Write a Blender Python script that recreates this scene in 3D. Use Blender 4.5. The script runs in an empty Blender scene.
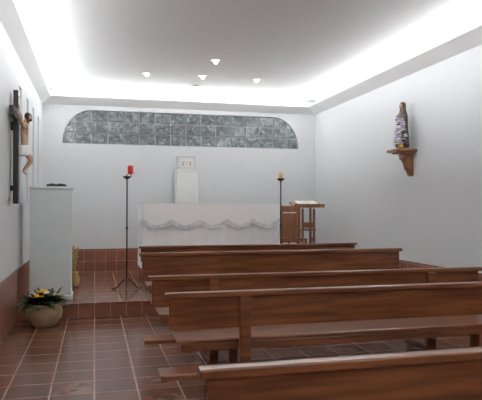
import bpy, bmesh, math, random
from mathutils import Vector, Matrix, Euler
random.seed(4)
S = bpy.context.scene
S.view_settings.view_transform = 'Standard'

# ------------------------------------------------------------ materials
def newmat(name):
    m = bpy.data.materials.new(name); m.use_nodes = True
    nt = m.node_tree; b = nt.nodes['Principled BSDF']
    return m, nt, b
def ramp(nt, stops):
    r = nt.nodes.new('ShaderNodeValToRGB')
    while len(r.color_ramp.elements) < len(stops): r.color_ramp.elements.new(.5)
    for e, (p, c) in zip(r.color_ramp.elements, stops):
        e.position = p; e.color = (*c, 1)
    return r
def coords(nt, scale=(1,1,1)):
    tc = nt.nodes.new('ShaderNodeTexCoord'); mp = nt.nodes.new('ShaderNodeMapping')
    mp.inputs['Scale'].default_value = scale
    nt.links.new(tc.outputs['Object'], mp.inputs['Vector']); return mp
def noisy(name, c1, c2, rough=.5, scale=(6,6,6), bump=0., nscale=1., metal=0., coat=0.):
    m, nt, b = newmat(name)
    mp = coords(nt, scale); n = nt.nodes.new('ShaderNodeTexNoise')
    n.inputs['Scale'].default_value = nscale; n.inputs['Detail'].default_value = 5
    nt.links.new(mp.outputs[0], n.inputs['Vector'])
    r = ramp(nt, [(.3, c1), (.7, c2)])
    nt.links.new(n.outputs['Fac'], r.inputs[0]); nt.links.new(r.outputs[0], b.inputs['Base Color'])
    b.inputs['Roughness'].default_value = rough; b.inputs['Metallic'].default_value = metal
    b.inputs['Coat Weight'].default_value = coat; b.inputs['Coat Roughness'].default_value = .15
    if bump:
        bp = nt.nodes.new('ShaderNodeBump'); bp.inputs['Strength'].default_value = bump
        bp.inputs['Distance'].default_value = .01
        nt.links.new(n.outputs['Fac'], bp.inputs['Height']); nt.links.new(bp.outputs[0], b.inputs['Normal'])
    return m
def emis(name, col, st):
    m, nt, b = newmat(name)
    b.inputs['Base Color'].default_value = (*col, 1)
    b.inputs['Emission Color'].default_value = (*col, 1); b.inputs['Emission Strength'].default_value = st
    return m
def tiles(name, size, c1, c2, grout, rough, axis='xy', gap=.012):
    m, nt, b = newmat(name)
    tc = nt.nodes.new('ShaderNodeTexCoord')
    vec = tc.outputs['Object']
    if axis != 'xy':
        sp = nt.nodes.new('ShaderNodeSeparateXYZ'); cb = nt.nodes.new('ShaderNodeCombineXYZ')
        nt.links.new(vec, sp.inputs[0])
        nt.links.new(sp.outputs['X' if axis == 'xz' else 'Y'], cb.inputs[0]); nt.links.new(sp.outputs['Z'], cb.inputs[1])
        vec = cb.outputs[0]
    br = nt.nodes.new('ShaderNodeTexBrick'); br.offset = 0; br.squash = 1
    nt.links.new(vec, br.inputs['Vector'])
    br.inputs['Scale'].default_value = 1
    br.inputs['Brick Width'].default_value = size; br.inputs['Row Height'].default_value = size
    br.inputs['Mortar Size'].default_value = gap/2; br.inputs['Mortar Smooth'].default_value = .2
    br.inputs['Color1'].default_value = (*c1, 1); br.inputs['Color2'].default_value = (*c2, 1)
    br.inputs['Mortar'].default_value = (*grout, 1)
    n = nt.nodes.new('ShaderNodeTexNoise'); n.inputs['Scale'].default_value = 9; n.inputs['Detail'].default_value = 4
    nt.links.new(vec, n.inputs['Vector'])
    mx = nt.nodes.new('ShaderNodeMixRGB'); mx.blend_type = 'MULTIPLY'; mx.inputs[0].default_value = .45
    rr = ramp(nt, [(.3, (.6,.55,.55)), (.7, (1.12,1.08,1.08))])
    nt.links.new(n.outputs['Fac'], rr.inputs[0])
    nt.links.new(br.outputs['Color'], mx.inputs[1]); nt.links.new(rr.outputs[0], mx.inputs[2])
    nt.links.new(mx.outputs[0], b.inputs['Base Color'])
    b.inputs['Roughness'].default_value = rough
    bp = nt.nodes.new('ShaderNodeBump'); bp.inputs['Strength'].default_value = .3; bp.inputs['Distance'].default_value = .004
    bp.invert = True
    nt.links.new(br.outputs['Fac'], bp.inputs['Height']); nt.links.new(bp.outputs[0], b.inputs['Normal'])
    return m

M = {}
M['wall'] = noisy('white_plaster', (.73,.75,.765), (.77,.785,.80), .75, (3,3,3), .05, 8)
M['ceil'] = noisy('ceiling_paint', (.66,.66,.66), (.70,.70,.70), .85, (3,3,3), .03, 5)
M['cove'] = noisy('cove_paint', (.88,.88,.88), (.91,.91,.91), .7, (3,3,3))
M['floor'] = tiles('terracotta_tile', .325, (.14,.052,.029), (.19,.074,.042), (.40,.28,.22), .2, 'xy', .014)
M['dado_x'] = tiles('dado_tile_x', .2, (.26,.098,.055), (.34,.135,.078), (.42,.32,.26), .3, 'xz', .01)
M['dado_y'] = tiles('dado_tile_y', .2, (.28,.105,.06), (.36,.145,.085), (.44,.33,.27), .3, 'yz', .01)
M['wood'] = noisy('varnished_wood', (.105,.030,.011), (.29,.100,.036), .28, (1.2,14,14), .08, 1.6, coat=.6)
M['wood2'] = noisy('oak_wood', (.20,.075,.03), (.36,.15,.065), .35, (10,10,1.5), .08, 1.6, coat=.3)
M['darkwood'] = noisy('dark_wood', (.012,.008,.006), (.03,.018,.012), .4, (10,10,2), .1)
M['iron'] = noisy('wrought_iron', (.012,.011,.011), (.03,.028,.027), .45, (20,20,20), .2, metal=.6)
M['white'] = noisy('white_paint', (.80,.815,.82), (.86,.87,.87), .5, (4,4,4))
M['ambo'] = noisy('pale_painted_wood', (.68,.73,.73), (.74,.78,.78), .5, (4,4,4))
M['cloth'] = noisy('white_linen', (.92,.92,.92), (.97,.97,.97), .85, (30,30,30), .1)
M['skin'] = noisy('painted_flesh', (.50,.31,.21), (.62,.41,.29), .5, (20,20,20))
M['hair'] = noisy('dark_hair', (.03,.016,.01), (.07,.035,.02), .6, (40,40,40), .4)
M['robe'] = noisy('brown_mantle', (.045,.036,.034), (.11,.08,.072), .55, (25,25,6), .3)
M['tunic'] = noisy('tunic', (.13,.10,.085), (.2,.155,.13), .6, (25,25,6), .2)
M['leaf'] = noisy('dark_leaf', (.012,.045,.012), (.05,.12,.03), .4, (20,20,20))
M['yellow'] = noisy('yellow_petal', (.75,.40,.02), (.85,.55,.05), .6, (30,30,30))
M['petal'] = noisy('white_petal', (.82,.80,.80), (.92,.90,.90), .6, (30,30,30))
M['purple'] = noisy('lilac_petal', (.42,.30,.56), (.62,.50,.74), .6, (30,30,30))
M['soil'] = noisy('potting_soil', (.02,.013,.009), (.05,.03,.02), .9, (50,50,50), .5)
M['pot'] = noisy('glazed_clay', (.34,.22,.13), (.46,.33,.21), .4, (8,8,14), .15, coat=.3)
M['gold'] = noisy('brass', (.55,.38,.12), (.7,.5,.2), .3, (20,20,20), metal=.9)
M['wax'] = noisy('candle_wax', (.80,.58,.28), (.86,.66,.36), .5, (20,20,20))
M['red'] = emis('red_glass', (.55,.02,.03), .18)
M['straw'] = noisy('dried_straw', (.35,.24,.08), (.55,.42,.18), .8, (40,40,40))
M['tube'] = emis('fluorescent_tube', (.95,.98,1), 6)
M['bulb'] = emis('halogen_bulb', (1,.82,.6), 12)
M['chrome'] = noisy('spot_trim', (.6,.58,.55), (.75,.72,.7), .3, (10,10,10), metal=.7)
M['paper'] = noisy('paper', (.72,.70,.64), (.8,.78,.72), .8, (30,30,30))
M['black'] = noisy('black_cover', (.02,.02,.022), (.04,.04,.045), .5, (20,20,20))
M['mortar'] = noisy('window_mortar', (.54,.57,.58), (.64,.66,.67), .8, (10,10,10), .2)
M['pane'] = noisy('frosted_pane', (.45,.49,.52), (.55,.59,.62), .3, (2,2,2))
m, nt, b = newmat('glass_block')
mp = coords(nt, (1,1,1)); v = nt.nodes.new('ShaderNodeTexNoise'); v.inputs['Scale'].default_value = 10
v.inputs['Detail'].default_value = 3; v.inputs['Distortion'].default_value = 1.5
nt.links.new(mp.outputs[0], v.inputs['Vector'])
r = ramp(nt, [(.35, (.07,.085,.09)), (.5, (.14,.165,.17)), (.66, (.38,.42,.43))])
nt.links.new(v.outputs['Fac'], r.inputs[0]); nt.links.new(r.outputs[0], b.inputs['Base Color'])
b.inputs['Roughness'].default_value = .12; b.inputs['Coat Weight'].default_value = .6
bp = nt.nodes.new('ShaderNodeBump'); bp.inputs['Strength'].default_value = .5; bp.inputs['Distance'].default_value = .02
nt.links.new(v.outputs['Fac'], bp.inputs['Height']); nt.links.new(bp.outputs[0], b.inputs['Normal'])
M['glass'] = m
m, nt, b = newmat('lace')
mp = coords(nt, (1,1,1)); v = nt.nodes.new('ShaderNodeTexVoronoi'); v.inputs['Scale'].default_value = 28
nt.links.new(mp.outputs[0], v.inputs['Vector'])
r = ramp(nt, [(.25, (.9,.9,.9)), (.6, (.66,.68,.70))])
nt.links.new(v.outputs['Distance'], r.inputs[0]); nt.links.new(r.outputs[0], b.inputs['Base Color'])
b.inputs['Roughness'].default_value = .9
M['lace'] = m

# ------------------------------------------------------------ mesh builder
class MB:
    def __init__(s): s.bm = bmesh.new(); s.mats = []
    def mi(s, k):
        if k not in s.mats: s.mats.append(k)
        return s.mats.index(k)
    def face(s, vs, mat, smooth=False):
        try: f = s.bm.faces.new(vs)
        except ValueError: return
        f.material_index = s.mi(mat); f.smooth = smooth; return f
    def prism(s, pts, vec, mat):
        a = [s.bm.verts.new(p) for p in pts]; v = Vector(vec)
        c = [s.bm.verts.new(Vector(p)+v) for p in pts]
        s.face(a[::-1], mat); s.face(c, mat); n = len(a)
        for i in range(n): s.face([a[i], a[(i+1)%n], c[(i+1)%n], c[i]], mat)
    def box(s, x0, x1, y0, y1, z0, z1, mat):
        s.prism([(x0,y0,z0),(x1,y0,z0),(x1,y1,z0),(x0,y1,z0)], (0,0,z1-z0), mat)
    def obox(s, c, size, mat, rot):
        R = rot.to_matrix() if hasattr(rot, 'to_matrix') else rot
        hx, hy, hz = [q/2 for q in size]; c = Vector(c)
        pts = [c + R @ Vector(p) for p in [(-hx,-hy,-hz),(hx,-hy,-hz),(hx,hy,-hz),(-hx,hy,-hz)]]
        s.prism(pts, R @ Vector((0,0,2*hz)), mat)
    def lathe(s, prof, c, mat, seg=24, fn=None):
        rings = []
        for r, z in prof:
            ring = []
            for i in range(seg):
                a = 2*math.pi*i/seg; k = fn(a, z) if fn else (1, 1)
                ring.append(s.bm.verts.new((c[0]+r*k[0]*math.cos(a), c[1]+r*k[1]*math.sin(a), c[2]+z)))
            rings.append(ring)
        for A, B in zip(rings, rings[1:]):
            for i in range(seg): s.face([A[i], A[(i+1)%seg], B[(i+1)%seg], B[i]], mat, True)
        s.face(rings[0][::-1], mat); s.face(rings[-1], mat)
    def tube(s, pts, rad, mat, seg=8):
        pts = [Vector(p) for p in pts]; n = len(pts)
        if not isinstance(rad, (list, tuple)): rad = [rad]*n
        rings = []
        for i, p in enumerate(pts):
            t = (pts[min(i+1, n-1)] - pts[max(i-1, 0)]).normalized()
            u = t.cross(Vector((0,0,1)))
            if u.length < .1: u = t.cross(Vector((1,0,0)))
            u.normalize(); w = t.cross(u)
            rings.append([s.bm.verts.new(p + rad[i]*(math.cos(2*math.pi*k/seg)*u + math.sin(2*math.pi*k/seg)*w)) for k in range(seg)])
        for A, B in zip(rings, rings[1:]):
            for i in range(seg): s.face([A[i], A[(i+1)%seg], B[(i+1)%seg], B[i]], mat, True)
        s.face(rings[0][::-1], mat); s.face(rings[-1], mat)
    def sphere(s, c, r, mat, sub=2):
        if not isinstance(r, (list, tuple)): r = (r, r, r)
        g = bmesh.ops.create_icosphere(s.bm, subdivisions=sub, radius=1,
              matrix=Matrix.Translation(c) @ Matrix.Diagonal((*r, 1)))
        k = s.mi(mat)
        for v in g['verts']:
            for f in v.link_faces: f.material_index = k; f.smooth = True
    def leaf(s, base, d, L, W, mat, droop=.4):
        base = Vector(base); d = Vector(d).normalized(); side = d.cross(Vector((0,0,1)))
        if side.length < .1: side = Vector((1,0,0))
        side.normalize(); prev = None; N = 5
        for i in range(N+1):
            t = i/N; w = W*math.sin(math.pi*min(1, t*.92+.05))
            p = base + d*L*t + Vector((0,0,-droop*L*t*t))
            cur = [s.bm.verts.new(p-side*w/2), s.bm.verts.new(p+Vector((0,0,-w*.2))), s.bm.verts.new(p+side*w/2)]
            if prev:
                s.face([prev[0], prev[1], cur[1], cur[0]], mat, True); s.face([prev[1], prev[2], cur[2], cur[1]], mat, True)
            prev = cur
    def flower(s, c, r, mat, n=6, centre='yellow'):
        c = Vector(c)
        for i in range(n):
            a = 2*math.pi*i/n + random.random()*.3
            s.sphere(c + Vector((math.cos(a), math.sin(a), .25))*r*.6, (r*.45, r*.45, r*.3), mat, 1)
        s.sphere(c + Vector((0,0,r*.3)), r*.3, centre, 1)
    def done(s, name, loc=(0,0,0), bevel=0, parent=None, fixn=True, rotz=0, scale=(1,1,1)):
        if fixn: bmesh.ops.recalc_face_normals(s.bm, faces=s.bm.faces)
        me = bpy.data.meshes.new(name); s.bm.to_mesh(me); s.bm.free()
        for k in s.mats: me.materials.append(M[k])
        o = bpy.data.objects.new(name, me); S.collection.objects.link(o)
        o.location = loc; o.rotation_euler[2] = rotz; o.scale = scale
        if parent: o.parent = parent
        if bevel:
            md = o.modifiers.new('bevel', 'BEVEL'); md.width = bevel; md.segments = 2
            md.limit_method = 'ANGLE'; md.angle_limit = math.radians(50)
        return o
def empty(name, loc=(0,0,0)):
    e = bpy.data.objects.new(name, None); e.location = loc; e.empty_display_size = .1
    S.collection.objects.link(e); return e
def skinned(name, joints, edges, mats, parent=None, loc=(0,0,0), sub=2):
    me = bpy.data.meshes.new(name); me.from_pydata([j[:3] for j in joints], edges, [])
    o = bpy.data.objects.new(name, me); S.collection.objects.link(o); o.location = loc
    me.materials.append(M[mats])
    md = o.modifiers.new('skin', 'SKIN'); md.use_smooth_shade = True
    for v, j in zip(me.skin_vertices[0].data, joints): v.radius = (j[3], j[4] if len(j) > 4 else j[3])
    me.skin_vertices[0].data[0].use_root = True
    sb = o.modifiers.new('sub', 'SUBSURF'); sb.levels = sub; sb.render_levels = sub
    if parent: o.parent = parent
    return o

# ------------------------------------------------------------ room
XL, XR, YB, YF = -.95, 4.42, 11.28, -2.2
ZC = 3.60; PZ = .19; PY = 7.7
T = .2
w = MB(); w.box(XL-T, XR+T, YF-T, YB+T, -.15, 0, 'floor'); w.done('floor')
w = MB(); w.box(XL-T, XR+T, YF-T, YB+T, ZC, ZC+.15, 'ceil'); w.done('ceiling')
w = MB(); w.box(XR, XR+T, YF, YB, 0, ZC, 'wall'); w.done('wall_right')
w = MB(); w.box(XL-T, XR+T, YF-T, YF, 0, ZC, 'wall'); w.done('wall_rear')
slits = [8.05, 8.87, 9.69, 10.5]; hw = .13; SZ0, SZ1 = 1.45, 2.98
w = MB()
w.box(XL-T, XL, YF, YB, 0, SZ0, 'wall'); w.box(XL-T, XL, YF, YB, SZ1, ZC, 'wall')
edges = [YF] + [q for c in slits for q in (c-hw, c+hw)] + [YB]
for a, b_ in zip(edges[::2], edges[1::2]): w.box(XL-T, XL, a, b_, SZ0, SZ1, 'wall')
w.done('wall_left')
for i, c in enumerate(slits):
    w = MB(); w.box(XL-.13, XL-.11, c-hw, c+hw, SZ0, SZ1, 'pane')
    w.box(XL-.11, XL-.09, c-hw, c-hw+.02, SZ0, SZ1, 'white'); w.box(XL-.11, XL-.09, c+hw-.02, c+hw, SZ0, SZ1, 'white')
    w.done('window_%d' % (i+2))
WX, WZ0, WZ1, HB, HT = 1.73, 2.61, 3.25, 2.325, 1.80
def half(z):
    t = (z-WZ0)/(WZ1-WZ0)
    return HB - (HB-HT)*(1-math.sqrt(max(0, 1-t*t)))*1.0 if t < 1 else HT
N = 14
zs = [WZ0+(WZ1-WZ0)*math.sin(math.pi/2*i/N) for i in range(N+1)]
w = MB()
w.box(XL-T, XR+T, YB, YB+T, 0, WZ0, 'wall'); w.box(XL-T, XR+T, YB, YB+T, WZ1, ZC, 'wall')
for sgn, xe in ((-1, XL-T), (1, XR+T)):
    for a, b_ in zip(zs, zs[1:]):
        w.prism([(xe, YB, a), (WX+sgn*half(a), YB, a), (WX+sgn*half(b_), YB, b_), (xe, YB, b_)], (0, T, 0), 'wall')
w.done('wall_back')
w = MB()
for a, b_ in zip(zs, zs[1:]):
    w.prism([(WX-half(a), YB+.05, a), (WX+half(a), YB+.05, a), (WX+half(b_), YB+.05, b_), (WX-half(b_), YB+.05, b_)], (0, .1, 0), 'mortar')
rows = 3; rh = (WZ1-WZ0)/rows; bw = .30; j = .014
for r_ in range(rows):
    z0 = WZ0+r_*rh+j; z1 = WZ0+(r_+1)*rh-j
    x = WX-bw*8.0
    while x < WX+HB:
        a0, a1 = x+j, x+bw-j
        zz = [z0+(z1-z0)*k/6 for k in range(7)]
        L = [(max(a0, WX-half(z)+j*1.3), z) for z in zz]; R = [(min(a1, WX+half(z)-j*1.3), z) for z in zz]
        ok = [k for k in range(7) if R[k][0]-L[k][0] > .012]
        if len(ok) > 2:
            L = [L[k] for k in ok]; R = [R[k] for k in ok]
            poly = R + L[::-1]
            w.prism([(p, YB+.02, z) for p, z in poly], (0, .04, 0), 'glass')
        x += bw
w.done('window_1', bevel=.006)

w = MB(); w.box(XL, XR, PY, YB, 0, PZ, 'floor')
w.box(XL, XR, PY-.015, PY-.001, 0, PZ-.03, 'dado_x'); w.box(XL, XR, PY-.025, PY, PZ-.03, PZ, 'dado_x')
w.done('floor_platform', bevel=.006)
w = MB(); w.box(.78, 3.1, 9.3, 10.5, 0, .15, 'floor'); w.done('altar_step', (0,0,PZ), bevel=.006)
DT = .63
w = MB(); w.box(XL+.015, XR-.015, YB-.015, YB, PZ, DT, 'dado_x'); w.done('baseboard_back')
w = MB(); w.box(XL, XL+.015, PY, YB, PZ, DT, 'dado_y'); w.box(XL, XL+.015, YF, PY-.03, 0, DT, 'dado_y'); w.done('baseboard_left')
w = MB(); w.box(XR-.015, XR, PY, YB, PZ, DT, 'dado_y'); w.box(XR-.015, XR, YF, PY-.03, 0, DT, 'dado_y'); w.done('baseboard_right')
w = MB(); w.box(XL+.02, XR-.02, YF, YF+.015, 0, DT, 'dado_x'); w.done('baseboard_rear')

WL, WR, WB = .16, .24, .24
zb, zt = 3.33, 3.48
def corn(name, side):
    w = MB()
    def sec(W): return [(0,zb),(W,zt-.035),(W,zt),(W-.02,zt),(W-.025,zt-.03),(.0,zt-.08)]
    if side == 'L': w.prism([(XL+u, YF, z) for u, z in sec(WL)], (0, YB-YF, 0), 'cove')
    if side == 'R': w.prism([(XR-u, YF, z) for u, z in sec(WR)], (0, YB-YF, 0), 'cove')
    if side == 'B': w.prism([(XL, YB-u, z) for u, z in sec(WB)], (XR-XL, 0, 0), 'cove')
    if side == 'F': w.prism([(XL, YF+u, z) for u, z in sec(WB)], (XR-XL, 0, 0), 'cove')
    w.done(name)
corn('trim_1', 'L'); corn('trim_2', 'R'); corn('trim_3', 'B'); corn('trim_4', 'F')
w = MB()
y = YF+.4
while y < YB-1.3:
    for x in (XL+.05, XR-.07): w.tube([(x, y, zt-.035), (x, y+1.2, zt-.035)], .013, 'tube')
    y += 1.28
x = XL+.5
while x < XR-1.6:
    for yy in (YB-.07, YF+.07): w.tube([(x, yy, zt-.035), (x+1.2, yy, zt-.035)], .013, 'tube')
    x += 1.28
w.done('cove_fluorescent_tubes')
def area(name, loc, d, sx, sy, power, col=(.97,.99,1)):
    l = bpy.data.lights.new(name, 'AREA'); l.shape = 'RECTANGLE'; l.size = sx; l.size_y = sy
    l.energy = power; l.color = col; l.spread = math.radians(125)
    o = bpy.data.objects.new(name, l); S.collection.objects.link(o); o.location = loc
    z = -Vector(d).normalized()
    if abs(d[0]) > 1e-6: yv = Vector((0,1,0)); xv = yv.cross(z)
    else: xv = Vector((1,0,0)); yv = z.cross(xv)
    o.rotation_euler = Matrix((xv, yv, z)).transposed().to_euler()
    return o
LP = 15.0; LY = YB-YF-.7; LX = XR-XL-.8; lz = zt+.015; U = .16
area('cove_light', (XL+.06, (YB+YF)/2, lz), (1,0,U), .04, LY, LP*LY)
area('cove_light', (XR-.10, (YB+YF)/2, lz), (-1,0,U), .04, LY, LP*LY)
area('cove_light', ((XL+XR)/2, YB-.09, lz), (0,-1,U), LX, .04, LP*LX)
area('cove_light', ((XL+XR)/2, YF+.09, lz), (0,1,U), LX, .04, LP*LX)

for (x, y) in [(.81,9.5),(1.73,9.46),(1.73,8.42),(2.67,9.5),(1.75,10.35)]:
    w = MB(); w.lathe([(.07,0),(.07,-.012),(.052,-.018),(.046,-.006)], (0,0,0), 'chrome', 20)
    w.lathe([(.022,-.055),(.033,-.033),(.044,-.006)], (0,0,0), 'bulb', 16)
    w.done('ceiling_spotlight', (x, y, ZC))
    l = bpy.data.lights.new('spot_bulb', 'SPOT'); l.energy = 16; l.color = (1,.85,.68); l.spot_size = 1.5; l.spot_blend = .8
    l.shadow_soft_size = .04
    o = bpy.data.objects.new('spot_bulb', l); S.collection.objects.link(o); o.location = (x, y, ZC-.10)

# ------------------------------------------------------------ pews
def pew(loc, L=3.36, zs_=1.0, kx0=-.06, kx1=3.02, ptop=.762):
    w = MB()
    w.box(0, L, -.03, .035, .762, .80, 'wood')
    w.box(.03, L-.03, 0, .022, .535, .762, 'wood')
    w.box(.10, L-.10, .05, .43, .42, .45, 'wood')
    w.box(.12, L-.12, .06, .085, .36, .42, 'wood')
    w.box(kx0, kx1, -.28, -.07, .262, .30, 'wood')
    for x in (.58, L-.58):
        w.box(x-.042, x+.042, -.035, -.002, 0, ptop, 'wood')
        w.box(x-.035, x+.035, -.001, .05, 0, .53, 'wood')
        w.box(x-.035, x+.035, .36, .415, 0, .42, 'wood')
        w.box(x-.03, x+.03, .05, .36, .34, .42, 'wood')
        w.box(x-.025, x+.025, .05, .36, .08, .14, 'wood')
        w.box(x-.05, x+.05, -.02, .43, 0, .035, 'wood')
        w.prism([(x-.02,-.035,.26),(x-.02,-.26,.262),(x-.02,-.26,.22),(x-.02,-.035,.10)], (.04,0,0), 'wood')
    w.box(.6, L-.6, .19, .215, .09, .15, 'wood')
    return w.done('church_pew', loc, bevel=.008, scale=(1,1,zs_))
pew((.38, 2.15, 0), ptop=.53)
pew((.48, 4.10, 0))
pew((.46, 5.15, 0))
pew((.50, 6.80, 0), 3.36, 1.10, .12, 3.2, .53)
pew((.60, 8.30, PZ), 3.34, .84, .12, 3.2, .53)

# ------------------------------------------------------------ altar
AX0, AX1, AY0, AY1, AZ = .745, 3.03, 9.42, 10.2, 1.47
w = MB()
w.box(AX0+.12, AX1-.12, AY0+.1, AY1-.1, .34, AZ-.06, 'white')
w.box(AX0+.01, AX1-.01, AY0+.01, AY1-.01, AZ-.06, AZ-.004, 'white')
def skirt(w, z_top, zfun, off, amp, mat):
    per = []
    c = [(AX0,AY1),(AX0,AY0),(AX1,AY0),(AX1,AY1)]
    nrm = [(-1,0),(0,-1),(1,0)]
    dist = 0
    for k in range(3):
        a, b_ = Vector(c[k]), Vector(c[k+1]); ln = (b_-a).length; m_ = max(12, int(ln*60))
        for i in range(m_+(k == 2)):
            t = i/m_; p = a.lerp(b_, t); per.append((p.x, p.y, nrm[k], dist+ln*t))
        dist += ln
    prev = None; R = 8
    for (x, y, n_, d) in per:
        col = []
        for q in range(R+1):
            t = q/R; z = z_top+(zfun(d)-z_top)*t
            o_ = off + amp*t*(math.sin(d*17)+.5*math.sin(d*31+1)) + .012*t
            col.append(w.bm.verts.new((x+n_[0]*o_, y+n_[1]*o_, z)))
        if prev:
            for q in range(R): w.face([prev[q], col[q], col[q+1], prev[q+1]], mat, True)
        prev = col
w.box(AX0-.004, AX1+.004, AY0-.004, AY1+.004, AZ-.004, AZ+.004, 'cloth')
skirt(w, AZ, lambda d: .42, .008, .006, 'cloth')
def scal(d): return 1.16 - .10*abs(math.sin(math.pi*(d-.78)/.457))
skirt(w, AZ+.003, lambda d: scal(d)+.05, .022, .005, 'cloth')
n = 260; prev = None
for i in range(n+1):
    x = AX0-.01+(AX1-AX0+.02)*i/n; d = x-AX0+.78; z = scal(d)+.05
    o_ = .040+.005*(math.sin(d*17)+.5*math.sin(d*31+1))
    zz = z-.045-.02*abs(math.sin(d*40))
    cur = [w.bm.verts.new((x, AY0-o_, z+.015)), w.bm.verts.new((x, AY0-o_-.004, zz))]
    if prev: w.face([prev[0], cur[0], cur[1], prev[1]], 'lace', True)
    prev = cur
w.done('altar', fixn=False)

w = MB(); w.box(-.205,.205,-.17,.17,0,1.90,'white'); w.box(-.215,.215,-.18,.18,1.90,1.94,'white'); w.box(-.23,.23,-.19,.19,0,.08,'white')
w.done('tabernacle_pedestal', (1.70, 11.06, PZ), bevel=.006)
w = MB(); w.box(-.16,.16,-.12,.12,0,.23,'white'); w.box(-.17,.17,-.13,.13,.23,.245,'pane'); w.box(-.17,.17,-.13,.13,-.0,.015,'pane')
for sx in (-1,1):
    w.box(sx*.16-.008, sx*.16+.008, -.128,-.118, .0,.24,'pane')
w.box(-.13,-.012,-.128,-.12,.03,.205,'chrome'); w.box(.012,.13,-.128,-.12,.03,.205,'chrome')
w.box(-.118,-.022,-.132,-.126,.04,.195,'white'); w.box(.022,.118,-.132,-.126,.04,.195,'white')
for sx in (-1,1):
    w.tube([(sx*.07,-.135,.07),(sx*.07,-.135,.165)], .006, 'straw'); w.tube([(sx*.07-.03,-.135,.13),(sx*.07+.03,-.135,.13)], .006, 'straw')
    w.tube([(sx*.07-.02,-.135,.09),(sx*.07+.02,-.135,.09)], .006, 'black')
w.sphere((.0,-.135,.11), .01, 'gold', 1)
w.done('tabernacle', (1.68, 11.03, PZ+1.94), bevel=.003)

def stand(name, loc, h, red):
    w = MB()
    w.tube([(0,0,.10),(0,0,h)], .011, 'iron', 10)
    w.sphere((0,0,.14), (.022,.022,.03), 'iron'); w.sphere((0,0,h*.55), (.018,.018,.025), 'iron')
    for k in range(3):
        a = 2*math.pi*k/3+.45; c, s_ = math.cos(a), math.sin(a)
        P = [(0,.16),(.05,.15),(.11,.09),(.17,.03),(.22,.012),(.25,.02),(.255,.04)]
        w.tube([(c*r, s_*r, z) for r, z in P], .010, 'iron', 8)
    w.lathe([(.012,h-.03),(.05,h-.005),(.062,h+.01),(.062,h+.016),(.02,h+.012)], (0,0,0), 'iron', 20)
    if red:
        w.tube([(.0,0,h+.01),(0,0,h+.05)], .02, 'gold', 12)
        w.tube([(0,0,h-.02),(.05,0,h+.02),(.06,0,h+.06)], .007, 'iron', 8)
        w.lathe([(.025,h+.05),(.04,h+.06),(.042,h+.16),(.034,h+.165)], (.05,0,0), 'red', 16)
        w.lathe([(.036,h+.165),(.036,h+.175),(.01,h+.185)], (.05,0,0), 'gold', 16)
    else:
        w.lathe([(.034,h+.012),(.034,h+.105),(.012,h+.113)], (0,0,0), 'wax', 16)
        w.tube([(0,0,h+.10),(.002,0,h+.125)], .002, 'black', 6)
    w.done(name, loc)
stand('sanctuary_lamp_stand', (.458, 8.71, PZ), 1.66, True)
stand('candle_stand', (2.91, 8.93, PZ), 1.67, False)

w = MB()
w.box(-.26,.26,-.2,.2,.0,1.46,'ambo'); w.box(-.275,.275,-.215,.215,0,.06,'ambo')
w.box(-.272,.272,-.212,.212,1.46,1.495,'ambo')
w.done('ambo', (-.565, 8.2, PZ), bevel=.008)
w = MB()
w.box(-.13,.13,-.09,.09,0,.012,'black')
for sx in (-1,1):
    w.prism([(0,-.085,.012),(sx*.12,-.085,.012),(sx*.12,-.085,.03),(sx*.05,-.085,.042),(0,-.085,.03)], (0,.17,0), 'black')
w.done('altar_book', (-.50, 8.15, PZ+1.495))

w = MB(); w.lathe([(.045,0),(.07,.03),(.08,.12),(.05,.2),(.06,.23),(.045,.23)], (0,0,0), 'straw', 16)
for i in range(26):
    a = random.random()*6.28; r_ = random.uniform(.01,.07); h = random.uniform(.38,.62)
    w.tube([(0,0,.2),(math.cos(a)*r_*.5, math.sin(a)*r_*.5, .2+h*.4),(math.cos(a)*r_, math.sin(a)*r_, h)], .004, 'straw', 5)
    w.sphere((math.cos(a)*r_, math.sin(a)*r_, h), (.012,.012,.028), 'straw', 1)
w.done('dried_flower_vase', (-.30, 9.3, PZ))

w = MB()
for x in (0,.30):
    w.box(x,x+.04,.40,.44,0,1.24,'wood2'); w.box(x,x+.04,0,.04,0,.66,'wood2'); w.box(x-.005,x+.045,-.01,.42,.66,.69,'wood2')
w.box(-.005,.345,0,.43,.43,.46,'wood2'); w.box(.0,.34,.405,.435,1.14,1.25,'wood2'); w.box(.04,.30,.41,.43,.60,1.12,'wood2')
w.box(.04,.3,.01,.03,.35,.43,'wood2')
w.done('celebrant_chair', (3.17, 9.32, PZ), bevel=.006)
w = MB()
w.box(-.2,.2,-.17,.17,0,.05,'wood2')
for sx in (-1,1):
    w.prism([(sx*.11-.018,-.12,.05),(sx*.11+.018,-.12,.05),(sx*.11+.018,-.12,1.20),(sx*.11-.018,-.12,1.20)], (0,.05,0), 'wood2')
    w.prism([(sx*.11-.018,.07,.05),(sx*.11+.018,.07,.05),(sx*.11+.018,.07,1.25),(sx*.11-.018,.07,1.25)], (0,.05,0), 'wood2')
    w.box(sx*.11-.015, sx*.11+.015, -.1, .1, .6, .66, 'wood2')
w.box(-.11,.11,-.1,-.08,.85,.95,'wood2'); w.box(-.14,.14,-.12,.12,.80,.83,'wood2')
R = Euler((math.radians(14), 0, 0))
w.obox((0,0,1.27),(.57,.36,.025),'wood2',R); w.obox((0,-.165,1.25),(.57,.02,.07),'wood2',R)
w.obox((-.10,0,1.305),(.19,.25,.02),'paper',R); w.obox((.10,0,1.305),(.18,.25,.02),'paper',R)
w.done('wooden_lectern', (3.76, 10.02, PZ), bevel=.005)

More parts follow.
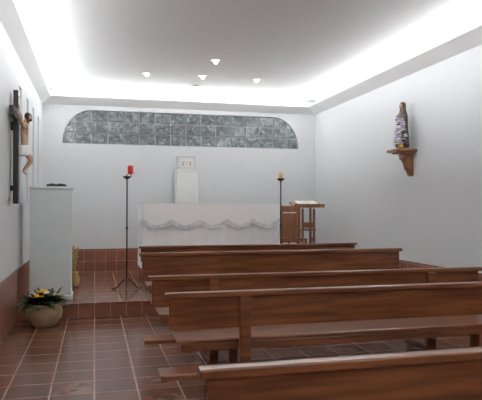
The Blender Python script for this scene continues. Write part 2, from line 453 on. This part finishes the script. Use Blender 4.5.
# ------------------------------------------------------------ plant
e = empty('potted_plant', (-.58, 7.28, 0))
w = MB()
w.lathe([(.12,0),(.135,.015),(.185,.08),(.21,.15),(.205,.20),(.185,.235),(.20,.25),(.205,.27),(.19,.272),(.175,.245),(.17,.235)], (0,0,0), 'pot', 36)
w.done('pot', parent=e)
w = MB(); w.lathe([(.172,.225),(.172,.24),(.05,.25)], (0,0,0), 'soil', 24)
for i in range(130):
    a = random.random()*6.28; el = random.uniform(.15,1.1)
    d = (math.cos(a)*math.cos(el), math.sin(a)*math.cos(el), math.sin(el)); r_ = random.uniform(0,.11)
    w.leaf((math.cos(a)*r_, math.sin(a)*r_, .24+random.uniform(0,.06)), d, random.uniform(.17,.29), random.uniform(.05,.08), 'leaf', random.uniform(.2,.6))
w.done('foliage', parent=e, fixn=False)
w = MB()
for i in range(8):
    a = random.random()*6.28; r_ = random.uniform(.02,.17); z = random.uniform(.36,.43)
    w.tube([(0,0,.24),(math.cos(a)*r_, math.sin(a)*r_, z)], .003, 'leaf', 5)
    w.flower((math.cos(a)*r_, math.sin(a)*r_, z), .034, 'yellow')
for i in range(8):
    w.flower((random.uniform(-.12,.06), random.uniform(-.20,-.12), random.uniform(.33,.43)), .036, 'petal' if i == 3 else 'yellow')
w.done('flowers', parent=e)

# ------------------------------------------------------------ crucifix
e = empty('crucifix', (XL+.004, 7.15, 2.45))
Z0 = 2.45
w = MB(); w.box(.03,.085,-.06,.06,1.45-Z0,2.76-Z0,'darkwood'); w.box(.031,.08,-.40,.40,2.42-Z0,2.53-Z0,'darkwood')
w.box(0,.03,-.03,.03,2.3-Z0,2.4-Z0,'iron'); w.box(0,.03,-.03,.03,1.6-Z0,1.66-Z0,'iron')
w.box(.085,.09,-.045,.045,2.60-Z0,2.68-Z0,'paper')
w.done('cross', parent=e, bevel=.004)
J = []; E = []
def add(p, r, par=None):
    J.append((p[0], p[1], p[2]-Z0, r)); k = len(J)-1
    if par is not None: E.append((par, k))
    return k
pel = add((.155,0,2.10), .052)
sp = add((.15,0,2.19), .044, pel); ch = add((.15,0,2.29), .060, sp); nk0 = add((.155,0,2.355), .045, ch)
nk = add((.165,.004,2.40), .024, nk0); hd0 = add((.180,.008,2.435), .030, nk)
for s_ in (-1,1):
    sh = add((.145,s_*.080,2.345), .032, nk0)
    ub = add((.135,s_*.15,2.37), .024, sh); el = add((.125,s_*.215,2.40), .019, ub)
    fa = add((.118,s_*.28,2.435), .017, el); wr = add((.108,s_*.335,2.465), .012, fa)
    pa = add((.104,s_*.362,2.478), .013, wr)
    for k, (dz, L) in enumerate([(-.014,.028),(-.005,.034),(.004,.034),(.013,.028)]):
        f1 = add((.108, s_*(.362+L*.6), 2.480+dz), .0048, pa); add((.118, s_*(.362+L), 2.482+dz), .004, f1)
    add((.115, s_*.366, 2.503), .005, pa)
    hp = add((.155,s_*.034,2.065), .036, pel); th = add((.19,s_*.040,2.01), .033, hp)
    kn = add((.225,s_*.034,1.955), .026, th); cf = add((.185,s_*.028,1.90), .023, kn)
    an = add((.135,s_*.018,1.835), .014, cf); add((.15,s_*.016,1.81), .014, an)
    add((.175,s_*.016,1.785), .010, len(J)-1)
skinned('christ_body', J, E, 'skin', e)
w = MB()
hc = Vector((.190,.012,2.462-Z0))
w.sphere(hc, (.036,.031,.044), 'skin', 3)
w.sphere(hc+Vector((.036,0,-.004)), (.008,.006,.012), 'skin', 1)
for s_ in (-1,1):
    w.sphere(hc+Vector((.031,s_*.012,.006)), (.005,.006,.004), 'hair', 1)
    w.sphere(hc+Vector((.0,s_*.032,-.002)), (.007,.005,.011), 'skin', 1)
w.sphere(hc+Vector((.032,0,-.019)), (.005,.010,.003), 'hair', 1)
w.sphere(hc+Vector((.022,0,-.034)), (.018,.020,.020), 'hair', 2)
w.sphere(hc+Vector((-.010,0,.012)), (.036,.036,.042), 'hair', 3)
for s_ in (-1,1):
    w.tube([hc+Vector((-.01,s_*.030,.01)), hc+Vector((-.005,s_*.038,-.03)), hc+Vector((0,s_*.040,-.075))], [.016,.015,.005], 'hair')
for k in range(14):
    a0 = 2*math.pi*k/14; a1 = 2*math.pi*(k+1)/14
    w.tube([hc+Vector((math.cos(a0)*.038-.003, math.sin(a0)*.036, .022)), hc+Vector((math.cos(a1)*.038-.003, math.sin(a1)*.036, .026))], .004, 'darkwood', 5)
w.done('christ_head', parent=e)
w = MB()
w.lathe([(.058,2.125-Z0),(.066,2.10-Z0),(.072,2.06-Z0),(.076,2.02-Z0),(.070,2.005-Z0)], (.165,0,0), 'cloth', 32,
        lambda a, z: (1+.05*math.sin(7*a), 1.08+.06*math.sin(9*a+1)))
w.tube([(.20,.06,2.11-Z0),(.20,.085,2.06-Z0),(.19,.09,1.98-Z0)], [.014,.02,.006], 'cloth')
w.done('loincloth', parent=e)

# ------------------------------------------------------------ statue, shelf
sx0, sy0, sz0 = 4.28, 7.50, 2.235
w = MB()
pts = [(.0,.0),(-.34,0),(-.34,-.035),(-.30,-.06),(-.18,-.07),(-.155,-.12),(-.11,-.19),(-.09,-.26),(-.05,-.32),(-.03,-.37),(0,-.38)]
w.prism([(0,-.17,0),(0,.17,0),(-.28,.17,0),(-.32,.13,0),(-.32,-.13,0),(-.28,-.17,0)], (0,0,-.035), 'wood2')
w.prism([(x,-.055,z) for x, z in pts[4:]]+[(0,-.055,-.036)], (0,.11,0), 'wood2')
w.box(-.24,0,-.12,.12,-.06,-.036,'wood2')
w.tube([(-.13,-.065,-.115),(-.13,.065,-.115)], .032, 'wood2', 14); w.tube([(-.065,-.06,-.26),(-.065,.06,-.26)], .026, 'wood2', 14)
w.done('wall_bracket_shelf', (XR, sy0, sz0), bevel=.004)
e = empty('virgin_mary_statue', (sx0, sy0, sz0))
w = MB()
w.lathe([(.085,0),(.088,.02),(.07,.03)], (0,0,0), 'gold', 24)
w.lathe([(.085,.03),(.082,.08),(.072,.2),(.062,.32),(.06,.38),(.066,.44),(.07,.49),(.055,.535),(.028,.56),(.024,.58)], (0,0,0), 'tunic', 48,
        lambda a, z: ((1+.07*math.sin(8*a)*(1-z/.7))*.85, 1+.07*math.sin(8*a)*(1-z/.7)))
w.done('tunic', parent=e)
w = MB()
prof = [(.105,.035),(.10,.12),(.092,.24),(.084,.36),(.086,.45),(.080,.50),(.062,.55),(.052,.60),(.054,.64),(.044,.675),(.018,.69)]
prev = None
for r_, z in prof:
    ring = []
    half_open = 2.35 if z < .55 else 2.0
    for i in range(33):
        a = -half_open + 2*half_open*i/32
        rr_ = r_*(1+.06*math.sin(9*a)*(1-z/.7))
        ring.append(w.bm.verts.new((math.cos(a)*rr_*.85+(0.0 if z < .55 else .004), math.sin(a)*rr_, z)))
    if prev:
        for i in range(32): w.face([prev[i], prev[i+1], ring[i+1], ring[i]], 'robe', True)
    prev = ring
o = w.done('mantle', parent=e, fixn=False)
sd = o.modifiers.new('thick', 'SOLIDIFY'); sd.thickness = .007
w = MB()
h = Vector((-.012,0,.625))
w.sphere(h, (.036,.032,.043), 'skin', 3); w.sphere(h+Vector((-.036,0,-.003)), (.007,.005,.010), 'skin', 1)
w.sphere(h+Vector((.008,0,.01)), (.036,.034,.042), 'hair', 2)
for s_ in (-1,1): w.sphere(h+Vector((-.032,s_*.011,.006)), (.004,.006,.003), 'hair', 1)
w.sphere(h+Vector((-.033,0,-.018)), (.004,.008,.003), 'hair', 1)
w.tube([(0,0,.56),(-.005,0,.60)], .016, 'skin')
w.done('head', parent=e)
J = []; E = []; Z0 = 0
r0 = add((0,0,.50), .03)
for s_ in (-1,1):
    a1 = add((-.01,s_*.06,.50), .028, r0); a2 = add((-.03,s_*.082,.43), .025, a1); add((-.085,s_*.03,.44), .020, a2)
skinned('sleeves', J, E, 'tunic', e, sub=2)
J = []; E = []
for s_ in (-1,1):
    base = add((-.085,s_*.012,.445), .009); p = add((-.098,s_*.006,.465), .010, base)
    for k in range(4): q = add((-.104+.004*k-.006, s_*.004+(0), .487+.003*(k%3)), .0035, p)
    add((-.09,s_*.006,.485), .004, p)
skinned('hands', J, E, 'skin', e, sub=1)
w = MB()
w.lathe([(.03,0),(.045,.03),(.03,.07),(.035,.08)], (-.09,-.11,0), 'gold', 14)
for i in range(52):
    t = (i/51)
    c = Vector((-.105+random.uniform(-.075,.075)*(1-.45*t), -.12+random.uniform(-.05,.05), .06+.36*t))
    k = ['purple','petal','petal','purple','petal'][i%5] if t < .6 else ['petal','purple'][i%2]
    w.flower(c, random.uniform(.028,.042), k, 6, k)
    if i%3 == 0: w.tube([(-.09,-.11,.05), c], .003, 'leaf', 5)
for i in range(14):
    a = random.uniform(2.0, 5.2)
    w.leaf((-.09, -.11, random.uniform(.04,.2)), (math.cos(a), math.sin(a), random.uniform(.1,.6)), .12, .035, 'leaf', .4)
w.done('flower_bouquet', parent=e, fixn=False)

# ------------------------------------------------------------ camera, world
cam = bpy.data.cameras.new('camera'); cam.lens = 580/482*36; cam.sensor_width = 36
co = bpy.data.objects.new('camera', cam); S.collection.objects.link(co)
co.location = (0, 0, 1.4)
co.rotation_euler = (math.radians(90+.79), 0, math.radians(-14.13))
S.camera = co
wd = bpy.data.worlds.new('world'); S.world = wd; wd.use_nodes = True
wd.node_tree.nodes['Background'].inputs[0].default_value = (.3,.34,.4,1); wd.node_tree.nodes['Background'].inputs[1].default_value = .3
